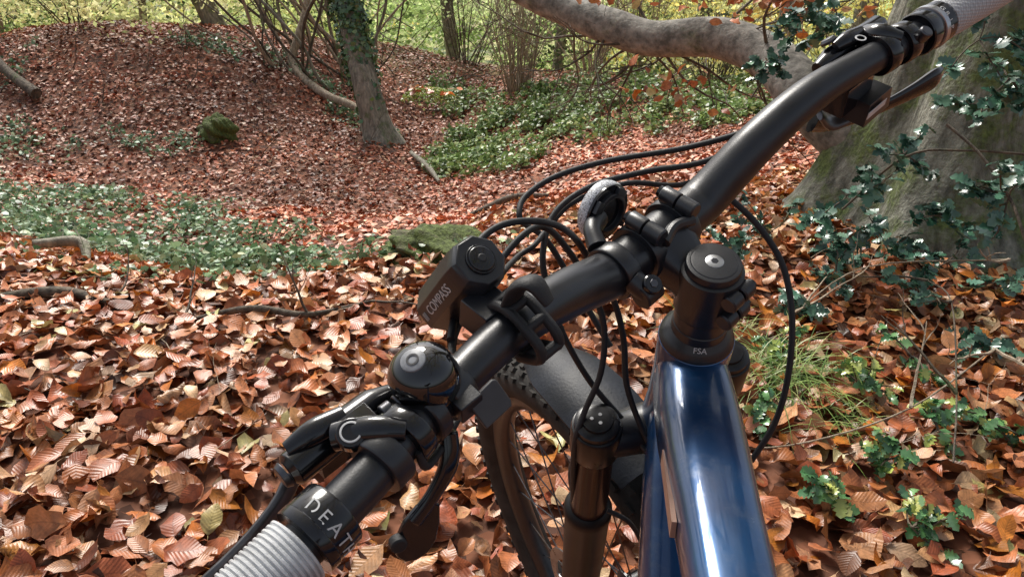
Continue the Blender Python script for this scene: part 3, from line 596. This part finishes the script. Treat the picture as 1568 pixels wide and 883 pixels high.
st2=G_(0,-.004,-.168);mb.loft([se(st2+dd*t,hr,dn,a,b) for t,a,b in ((0,.024,.026),(.06,.028,.03),(.2,.032,.034),(.45,.032,.032),(.70,.036,.03))],M_BLUE)
BB=st2+dd*.71;ttE=st+td*.60
mb.lathe(BB-hr*.045,hr,[(.022,0),(.024,.002),(.024,.088),(.022,.09)],M_BLUE,28)
sd=(ttE-BB);mb.tube([BB,ttE+sd.normalized()*.05],[.020,.018],M_BLUE,24)
mb.prism([(.10,-.006),(.165,-.006),(.165,.006),(.10,.006)],st-hr*.0262+tn*.0,td,tn,.003,M_DECAL)
mb.obj('frame',bike)
mb=MB();sp=ttE+sd.normalized()*.18;mb.tube([ttE+sd.normalized()*.03,sp],.0158,M_MATTE,20)
back=-(hf*.92-u_*.39).normalized();upv=hr.cross(-back).normalized()
if upv.z<0: upv=-upv
sad=[]
for t,w,hz in ((-.13,.012,.0),(-.10,.020,.008),(-.03,.028,.010),(.04,.048,.012),(.10,.068,.018),(.14,.062,.018),(.155,.03,.010)):
    sad.append(se(sp+back*t+upv*(.045+hz*.6),hr,upv,w,.014+hz*.3,.9,24))
mb.loft(sad,M_RUB);mb.tube([sp+back*-.08+upv*.03,sp+upv*.005,sp+back*.09+upv*.035],.004,M_SILV,8,4);mb.obj('saddle',bike)
def wheel(name,c,ax,up,knobs=True):
    ax=ax.normalized();up=(up-ax*up.dot(ax)).normalized();fw=ax.cross(up);mb=MB()
    def P(r,a,o): return c+(up*math.cos(a)+fw*math.sin(a))*r+ax*o
    prof=[(.292,-.015),(.303,-.026),(.318,-.0295),(.330,-.026),(.338,-.016),(.3405,0),(.338,.016),(.330,.026),(.318,.0295),(.303,.026),(.292,.015),(.287,0)]
    mb.loft([[P(r,2*math.pi*i/96,o) for r,o in prof] for i in range(96)],M_TYRE,False,True)
    rp=[(.291,-.0145),(.294,-.0165),(.284,-.0155),(.272,-.007),(.271,0),(.272,.007),(.284,.0155),(.294,.0165),(.291,.0145),(.286,0)]
    mb.loft([[P(r,2*math.pi*i/96,o) for r,o in rp] for i in range(96)],M_MATTE,False,True)
    for i in range(76):
        for o,r,w in ((-.007,.3415,.0048),(.007,.3415,.0048),(-.0175,.3385,.0035),(.0175,.3385,.0035),(-.0265,.3310,.003),(.0265,.3310,.003)):
            a=2*math.pi*(i+(.5 if abs(o)>.01 and abs(o)<.02 else 0))/76
            rad=(up*math.cos(a)+fw*math.sin(a));nrm=(rad*(r-.315)+ax*o).normalized();tg=ax.cross(rad);sd_=tg.cross(nrm)
            mb.box(P(r,a,o)-nrm*.0002,tg,sd_,nrm,.0062,w,.0026,M_TYRE,.85)
    for i in range(28):
        a=2*math.pi*i/28;sgn=1 if i%2 else -1;a2=a+ (.5 if (i//2)%2 else -.5)
        mb.tube([P(.024,a2,sgn*.028),P(.273,a,0)],.0011,M_ALU,5)
    mb.lathe(c-ax*.05,ax,[(.012,0),(.014,.002),(.014,.018),(.027,.02),(.027,.024),(.013,.03),(.013,.07),(.024,.076),(.024,.079),(.014,.083),(.012,.10)],M_MATTE,28)
    ro=-.038
    mb.loft([[P(r,2*math.pi*i/60,ro+o) for r,o in ((.074,-.001),(.090,-.001),(.090,.001),(.074,.001))] for i in range(60)],M_SILV,False,True)
    for i in range(6):
        a=i*math.pi/3;mb.box(P(.05,a+.2,ro),(up*math.cos(a)+fw*math.sin(a)),ax.cross(up*math.cos(a)+fw*math.sin(a)),ax,.028,.004,.0009,M_SILV)
    return mb.obj(name,bike,0,50)
hub=K_(0,.034,-.665);wheel('front_wheel',hub,bk,u_)
CH=(BB+back*.44);rear=CH.copy();wheel('rear_wheel',rear,hr,upv)
mb=MB()
for s2 in (-1,1):
    mb.tube([BB+hr*s2*.035,BB+hr*s2*.05+back*.2,rear+hr*s2*.065],[.013,.010,.009],M_BLUE,14,5);mb.tube([ttE+hr*s2*.02-sd.normalized()*.06,ttE+hr*s2*.045-sd.normalized()*.07+back*.12,rear+hr*s2*.065],[.010,.008,.008],M_BLUE,14,5)
mb.obj('rear_triangle',bike)
mb=MB();mb.lathe(BB+hr*.045,hr,[(.05,0),(.06,.001),(.06,.004),(.05,.005)],M_ALU,32)
ca=(back*.3-upv).normalized()
for s2,sg in ((1,1),(-1,-1)):
    e=BB+hr*s2*.065+ca*sg*.165;mb.tube([BB+hr*s2*.055,e],[.014,.011],M_MATTE,14);mb.box(e+hr*s2*.05,hr,back,upv,.048,.05,.006,M_MATTE)
mb.obj('crankset',bike,.002)
# fork
mb=MB()
for s2 in (-1,1):
    top=K_(s2*.066,.020,-.170)
    mb.lathe(top,-u_,[(.0001,-.0088),(.0095,-.0088),(.0122,-.008),(.0128,-.006),(.0165,-.0055),(.0182,-.004),(.0185,.001),(.0200,.0015),(.0208,.004),(.0208,.034),(.0195,.037)],M_CAP,40,False)
    mb.lathe(K_(s2*.066,.020,-.205),-u_,[(.0172,0),(.0172,.13)],M_STAN,32)
    mb.lathe(K_(s2*.066,.020,-.310),-u_,[(.0178,-.003),(.0215,0),(.0228,.004),(.0228,.012),(.0215,.02),(.0212,.09),(.0205,.18),(.018,.30),(.017,.36),(.015,.375)],M_LOWER,32)
mb.tube([K_(-.066,.020,-.19),K_(-.035,.012,-.195),K_(0,.006,-.197),K_(.035,.012,-.195),K_(.066,.02,-.19)],[.0185,.019,.024,.019,.0185],M_MATTE,20,5)
mb.tube([K_(-.062,.030,-.325),K_(-.055,.052,-.300),K_(-.030,.062,-.282),K_(0,.064,-.277),K_(.030,.062,-.282),K_(.055,.052,-.300),K_(.062,.030,-.325)],[.013,.011,.010,.010,.010,.011,.013],M_LOWER,14,5)
mb.tube([K_(-.07,.034,-.665),K_(.07,.034,-.665)],.011,M_MATTE,16)
mb.box(K_(-.075,-.01,-.60),bk,fk,u_,.012,.020,.035,M_MATTE)
for a in range(3):
    t=a*2.094+.5;mb.lathe(K_(-.066+.0045*math.cos(t),.020+.0045*math.sin(t),-.1612),u_,[(.0016,0),(.0014,.0005)],M_WHITE,10)
mb.obj('suspension_fork',bike)
# mudguard
mb=MB();ks=18;ws=12
def mg(i,j,off):
    t=i/ks;a=-.06+.55*t;r=.385+off;w=(.036+.005*math.sin(t*math.pi))*(1 if t<.8 else 1-(t-.8)*1.2);q=(j/ws*2-1)
    curve=.014*(abs(q)**2.4)
    return hub+u_*((r-curve)*math.cos(a))+fk*((r-curve)*math.sin(a))+bk*(w*q)
mb.loft([[mg(i,j,0) for j in range(ws+1)]+[mg(i,j,-.002) for j in range(ws,-1,-1)] for i in range(ks+1)],M_GUARD)
mb.obj('mudguard',bike,0,40)
# left brake
mb=MB()
mb.tube([S_(-.287,.041,.044),S_(-.285,.041,.044),S_(-.262,.044,.041),S_(-.235,.046,.038),S_(-.222,.046,.036)],[.006,.0088,.0094,.0088,.005],M_GLOSS,24,1)
mb.lathe(S_(-.288,.041,.044),-b_,[(.0068,0),(.0055,.003)],M_ALU,20)
mb.lathe(bp(-.258),bd(-.258),[(.0112,0),(.0150,.0004),(.0156,.0015),(.0156,.011),(.0150,.0122),(.0112,.0125)],M_MATTE,32)
mb.lathe(bp(-.240),bd(-.24),[(.0112,0),(.0150,.0004),(.0156,.0015),(.0156,.009),(.0150,.0102),(.0112,.0105)],M_GLOSS,32)
mb.box(S_(-.250,.028,.048),b_,f_,u_,.010,.014,.008,M_GLOSS,.8)
mb.tube([S_(-.262,.036,.052),S_(-.248,.022,.058),S_(-.238,.012,.057)],[.007,.0068,.005],M_GLOSS,14,4,flat=.8)
mb.tube([S_(-.282,.046,.052),S_(-.268,.044,.054),S_(-.252,.042,.052)],[.004,.0062,.0055],M_GLOSS,14,4,flat=.7)
cx_=(u_*.9-f_*.2-b_*.1).normalized();c0=S_(-.257,.028,.0575)
mb.lathe(c0,cx_,[(.0075,-.004),(.0075,.002),(.0066,.003)],M_GLOSS,28)
mb.lathe(c0+cx_*.003,cx_,[(.0042,-.0002),(.0052,-.0001),(.0052,.0005),(.0042,.0006)],M_WHITE,28,False)
for x0 in (-.236,-.228):
    mb.lathe(S_(x0,.030,.052),b_,[(.0035,-.003),(.0042,-.0025),(.0042,.0025),(.0035,.003)],M_ALU,14)
mb.tube([S_(-.262,.050,.030),S_(-.275,.054,.026),S_(-.30,.042,.022),S_(-.34,.035,.020),S_(-.40,.035,.018)],[.006,.0065,.0055,.0055,.006],M_ALU,14,5,flat=.55,ref=u_)
mb.box(S_(-.262,.046,.034),b_,f_,u_,.012,.010,.007,M_GLOSS,.8)
mb.obj('brake_lever_left',bike,.0012)
# dropper lever
mb=MB()
mb.lathe(bp(-.226),bd(-.226),[(.0112,0),(.0146,.0004),(.0150,.0015),(.0150,.008),(.0146,.0092),(.0112,.0095)],M_MATTE,30)
mb.tube([S_(-.214,.014,.026),S_(-.222,.006,.014),S_(-.236,.004,.002),S_(-.250,.004,-.007)],[.0055,.006,.005,.0055],M_GLOSS,12,5,flat=.7)
pad=[(-.010,-.002),(-.004,.004),(.006,.006),(.014,.005),(.022,.003),(.027,-.002),(.029,-.008),(.027,-.014),(.021,-.018),(.012,-.018),(.002,-.014),(-.008,-.008)]
px=SD(-.72,0,-.66).normalized();py=SD(.55,-.35,-.6);py=-(py-px*py.dot(px)).normalized()
mb.prism(pad,S_(-.246,.004,-.004),px,py,.0035,M_GLOSS)
mb.lathe(S_(-.262,.003,-.012),px.cross(py),[(.0045,-.0030),(.0045,.0030)],M_RUB,18)
mb.obj('dropper_post_lever',bike,.001)
# right controls
mb=MB()
mb.tube([S_(.185,.047,.036),S_(.20,.046,.038),S_(.235,.044,.040),S_(.26,.041,.043),S_(.264,.041,.043)],[.005,.0085,.0088,.0085,.006],M_GLOSS,24,1)
for x0 in (.218,.240):
    mb.lathe(bp(x0),bd(x0),[(.0112,0),(.0150,.0004),(.0156,.0015),(.0156,.011),(.0150,.0122),(.0112,.0125)],M_GLOSS,32)
mb.tube([S_(.232,.038,.050),S_(.226,.026,.057),S_(.232,.012,.056)],[.007,.0075,.005],M_GLOSS,14,4,flat=.8)
mb.box(S_(.247,.010,.048),b_,f_,u_,.008,.008,.009,M_MATTE,.8)
mb.lathe(S_(.247,.004,.052),(u_-f_*.4),[(.0045,0),(.0050,.001),(.0050,.008),(.0040,.009)],M_ALU,18)
mb.tube([S_(.200,.045,.049),S_(.212,.042,.052),S_(.228,.040,.052)],[.004,.0062,.005],M_GLOSS,14,4,flat=.7)
mb.lathe(S_(.205,.052,.047),(u_*.6+f_*.6),[(.006,0),(.0065,.002),(.005,.004)],M_ALU,18)
mb.lathe(S_(.214,.034,.0545),u_,[(.0030,0),(.0042,.0001),(.0042,.0005),(.003,.0006)],M_WHITE,20,False)
mb.box(S_(.205,.030,.018),b_,f_,u_,.022,.013,.011,M_GLOSS,.85)
mb.box(S_(.222,.018,.004),b_,f_,u_,.020,.013,.009,M_MATTE,.85)
mb.prism([(-.014,-.003),(.014,-.003),(.014,.003),(-.014,.003)],S_(.215,.0046,.006),b_,u_,.0006,M_WHITE)
mb.tube([S_(.185,.035,.002),S_(.20,.030,-.012),S_(.225,.022,-.014)],[.006,.007,.004],M_ALU,12,5,flat=.4)
mb.tube([S_(.195,.042,-.016),S_(.215,.036,-.024),S_(.240,.027,-.027),S_(.27,.016,-.024),S_(.295,.008,-.020),S_(.318,.002,-.016),S_(.330,.001,-.013)],[.008,.007,.006,.0062,.008,.0105,.006],M_GLOSS,16,5,flat=.5,ref=u_)
mb.obj('brake_and_shifter_right',bike,.0012)
# computer mount
mb=MB()
mb.lathe(S_(-.052,.045,-.007),b_,[(.0165,0),(.0190,.0004),(.0196,.0015),(.0196,.011),(.0190,.0122),(.0165,.0125)],M_MATTE,36)
mb.tube([S_(-.046,.030,-.004),S_(-.045,.022,-.007),S_(-.044,.017,-.009)],[.008,.0075,.007],M_MATTE,16,3)
mb.lathe(S_(-.051,.019,-.010),b_,[(.0070,0),(.0082,.001),(.0082,.015),(.0070,.016)],M_MATTE,22)
md=(u_-f_*.6).normalized()
mb.lathe(S_(-.043,.0185,-.004),md,[(.0066,0),(.0066,.005),(.0058,.006)],M_GLOSS,22)
mb.lathe(S_(-.043,.0185,-.004)+md*.006,md,[(.0030,0),(.0030,.0006)],M_ALU,6)
mb.tube([S_(-.046,.060,.004),S_(-.038,.072,.006),S_(-.024,.080,.002)],[.007,.006,.008],M_MATTE,14,4)
dn_=(-f_*.97+u_*.14+b_*.0).normalized();dc=S_(-.014,.082,.001)
mb.lathe(dc,dn_,[(.0195,-.007),(.0208,-.006),(.0216,-.003),(.0216,.000),(.0205,.002)],M_SPECK,44)
mb.lathe(dc,dn_,[(.0208,.0015),(.0208,.0036),(.0020,.0037),(.0010,.0036)],M_GLOSS,44)
mb.lathe(dc,dn_,[(.0150,.003),(.0150,.0066),(.0135,.0072),(.0120,.0072),(.0115,.0036)],M_MATTE,36)
d1=dn_.orthogonal().normalized();d2_=dn_.cross(d1)
for k in range(4):
    a=k*math.pi/2+.4;r_=d1*math.cos(a)+d2_*math.sin(a);mb.box(dc+r_*.0165+dn_*.0055,r_,dn_.cross(r_),dn_,.0025,.0045,.0018,M_MATTE)
mb.obj('computer_mount',bike,.0005)
# cables
mb=MB()
def cab(pts,r=.0025,mat=M_RUB): mb.tube([Q(*p) for p in pts],r,mat,10,6)
cab([(1225,165,.60),(1150,198,.61),(1050,226,.63),(930,246,.64),(850,270,.63),(805,300,.62),(795,325,.61),(803,342,.61),(835,365,.61),(870,420,.62),(905,480,.62),(935,530,.62)])
cab([(1200,190,.62),(1085,245,.62),(990,262,.62),(905,285,.61),(850,325,.60),(832,380,.59),(836,430,.59),(862,510,.60),(905,585,.62),(960,650,.63),(1012,722,.62)])
cab([(1185,200,.63),(1060,278,.62),(960,280,.61),(880,308,.61),(842,345,.60),(818,375,.58),(790,395,.57),(755,440,.50),(720,540,.45),(680,620,.42)],.0022)
cab([(1090,285,.60),(1120,305,.60),(1165,350,.60),(1200,410,.60),(1213,490,.60),(1206,580,.61),(1185,650,.62),(1150,705,.63)])
cab([(690,520,.44),(700,460,.47),(715,400,.50),(740,362,.52),(775,342,.53),(820,338,.54),(858,347,.55),(885,370,.55),(915,420,.57),(940,460,.58),(955,520,.60),(960,590,.61),(985,660,.62),(1015,715,.62)])
cab([(690,560,.42),(700,500,.46),(750,420,.52),(800,360,.54),(835,348,.56),(868,380,.57),(905,440,.58),(925,500,.59),(920,570,.60),(895,630,.61),(880,680,.62),(878,760,.70),(885,830,.80),(900,900,.95)])
cab([(640,690,.36),(655,712,.37),(690,660,.40),(720,600,.42)],.0022)
cab([(930,780,.66),(965,800,.66),(985,840,.68),(990,900,.72)],.0022)
mb.obj('cables',bike,0,80)
def text(name,s,o,xd,nrm,size,parent,mat=M_WHITE):
    cu=bpy.data.curves.new(name,'FONT');cu.body=s;cu.size=size;cu.extrude=.0001;cu.align_x='CENTER';cu.align_y='CENTER'
    t=bpy.data.objects.new(name,cu);scene.collection.objects.link(t);cu.materials.append(mat)
    xd=(xd-nrm.normalized()*xd.dot(nrm.normalized())).normalized();yd=nrm.normalized().cross(xd)
    m=Matrix((xd,yd,nrm.normalized())).transposed().to_4x4();m.translation=o;t.matrix_world=m
    if parent:
        t.parent=parent;t.matrix_parent_inverse=parent.matrix_world.inverted()
    return t
def around(name,sx,start,ax,nrm0,r,size,step):
    for i,ch in enumerate(sx):
        a=start+step*i;n=(Matrix.Rotation(a,3,ax)@nrm0).normalized();c=CO+n*(r+.00015);xd=ax.cross(n)
        text(name+'_letter',ch,c,xd,n,size,bike)
CO=bp(-.2895);around('grip_text',"DEATH",-.75,bd(-.29),(u_*.7-f_*.6).normalized(),.0168,.0085,.42)
CO=bp(.279);around('grip_text',"GRIP",-.35,bd(.29),(u_*.8-f_*.5).normalized(),.0172,.006,.32)
text('headset_text',"FSA",S_(0,0,-.066)+(-f_*.6-b_*.75).normalized()*.0225,b_*.6-f_*.75,(-f_*.6-b_*.75).normalized()*.9+u_*.5,.006,bike)
# ------------------------------------------------------------------ bell
bell=bpy.data.objects.new('bicycle_bell',None);scene.collection.objects.link(bell);bell.location=S_(-.212,.028,.05);bpy.context.view_layer.update()
mb=MB();ba=SD(-.22,.06,.97).normalized();bc=S_(-.212,.030,.054)
prof=[(.0172,-.005),(.0178,-.002),(.0177,.002)]+[(.0175*math.cos(t),.003+.0155*math.sin(t)) for t in np.linspace(.05,1.5,16)]+[(.0003,.0186)]
mb.lathe(bc,ba,[(.0150,-.006)]+prof,M_BELL,64,True)
mb.lathe(bc+ba*.0182,ba,[(.0062,-.0014),(.0062,.0002),(.0056,.0006)],M_LG,30)
mb.lathe(bc+ba*.0188,ba,[(.0022,-.0004),(.0032,-.0003),(.0032,.0004),(.0022,.0004)],M_TAB,24,False)
mb.obj('dome',bell)
mb=MB();mb.lathe(bc-ba*.010,ba,[(.011,0),(.015,.002),(.0150,.006)],M_MATTE,30)
mb.lathe(bp(-.205),bd(-.205),[(.0112,-.006),(.0136,-.0055),(.0142,-.0045),(.0142,.0085),(.0136,.0095),(.0112,.010)],M_MATTE,30)
tx=(b_*.95+u_*.1).normalized();tn_=(-f_*.7+u_*.65);tn_=(tn_-tx*tn_.dot(tx)).normalized();ty=tn_.cross(tx)
mb.prism([(-.009,-.0085),(.0085,-.0085),(.010,-.006),(.010,.0075),(.008,.009),(-.009,.008)],S_(-.194,.004,.040),tx,ty,.003,M_TAB)
mb.box(S_(-.203,.012,.043),b_,f_,u_,.007,.006,.006,M_MATTE)
mb.obj('clamp',bell,.0007)
# ------------------------------------------------------------------ light
lt=bpy.data.objects.new('bicycle_light',None);scene.collection.objects.link(lt);lt.location=S_(-.15,.05,.05);bpy.context.view_layer.update()
la=SD(-.10,.47,-.87).normalized();lx=(b_-la*b_.dot(la)).normalized();ly=lx.cross(la).normalized()
lc=S_(-.1430,.0635,.062);mb=MB()
def octo(c,w,h,k=.42): return [c+lx*p[0]+ly*p[1] for p in ((w,h*k),(w*k,h),(-w*k,h),(-w,h*k),(-w,-h*k),(-w*k,-h),(w*k,-h),(w,-h*k))]
mb.loft([octo(lc,.0135,.0135),octo(lc+la*.003,.0155,.0150),octo(lc+la*.012,.0165,.0158),octo(lc+la*.066,.0165,.0158),octo(lc+la*.068,.0155,.0150)],M_MATTE)
mb.lathe(lc,-la,[(.0090,-.001),(.0090,.0010),(.0082,.0016),(.0078,.0008),(.0074,.0022),(.002,.0028)],M_GLOSS,32)
mb.lathe(lc-la*.0028,-la,[(.0028,-.0005),(.0024,.0004)],M_RUB,16)
mb.lathe(lc+la*.068,la,[(.0125,0),(.0125,.001),(.010,.0015)],M_SILV,30)
mb.obj('body',lt,.0006)
text('label',"COMPASS",lc+la*.036-lx*.01665,-la,-lx,.0085,lt)
text('label_small',"|||",lc+la*.061-lx*.01665,-la,-lx,.006,lt)
mb=MB();mb.box(S_(-.152,.050,.037),b_,f_,u_,.012,.012,.010,M_MATTE,.85)
mb.box(S_(-.150,.058,.030),b_,f_,u_,.009,.010,.012,M_MATTE,.85)
cp,_=barpt(-.152);out=[];
for k in range(26):
    a=math.radians(-120+k*11);r=.0170+ (.008*math.exp(-((math.degrees(a)-85)/30)**2))
    out.append((r,a))
for sx in (-1,1):
    pts=[S_(-.146+sx*.0066,cp.y-.0+math.sin(a)*-r,cp.z+math.cos(a)*r) for r,a in out]
    mb.tube(pts,.0031,M_RUB,8,2)
for k in (3,7,11,15,19,23,25):
    r,a=out[k];mb.tube([S_(-.146-.0066,cp.y-math.sin(a)*r,cp.z+math.cos(a)*r),S_(-.146+.0066,cp.y-math.sin(a)*r,cp.z+math.cos(a)*r)],.0032,M_RUB,8,1)
mb.tube([S_(-.148,cp.y+.004,cp.z+.016),S_(-.144,cp.y-.000,cp.z+.030),S_(-.141,cp.y-.008,cp.z+.036),S_(-.140,cp.y-.018,cp.z+.028)],[.007,.0085,.0075,.005],M_RUB,12,4,flat=.45,ref=b_)
mb.obj('mount_strap',lt,.0006)
# ------------------------------------------------------------------ light & sky
w=bpy.data.worlds.new('World');scene.world=w;w.use_nodes=True;nt=w.node_tree;bg=nt.nodes['Background']
EL=math.radians(50);AZ=math.radians(340)
sky=nt.nodes.new('ShaderNodeTexSky');sky.sky_type='NISHITA';sky.sun_disc=False;sky.sun_elevation=EL;sky.sun_rotation=AZ;sky.dust_density=5;sky.air_density=1
hs=nt.nodes.new('ShaderNodeHueSaturation');hs.inputs['Saturation'].default_value=.5
nt.links.new(sky.outputs[0],hs.inputs['Color']);nt.links.new(hs.outputs[0],bg.inputs[0]);bg.inputs[1].default_value=.15
sl=bpy.data.lights.new('sun','SUN');sl.energy=4.8;sl.angle=math.radians(22);sl.color=(1,.96,.89);so=bpy.data.objects.new('sun',sl);scene.collection.objects.link(so)
dirv=Vector((math.sin(AZ)*math.cos(EL),math.cos(AZ)*math.cos(EL),math.sin(EL)))
so.rotation_euler=dirv.to_track_quat('Z','Y').to_euler()
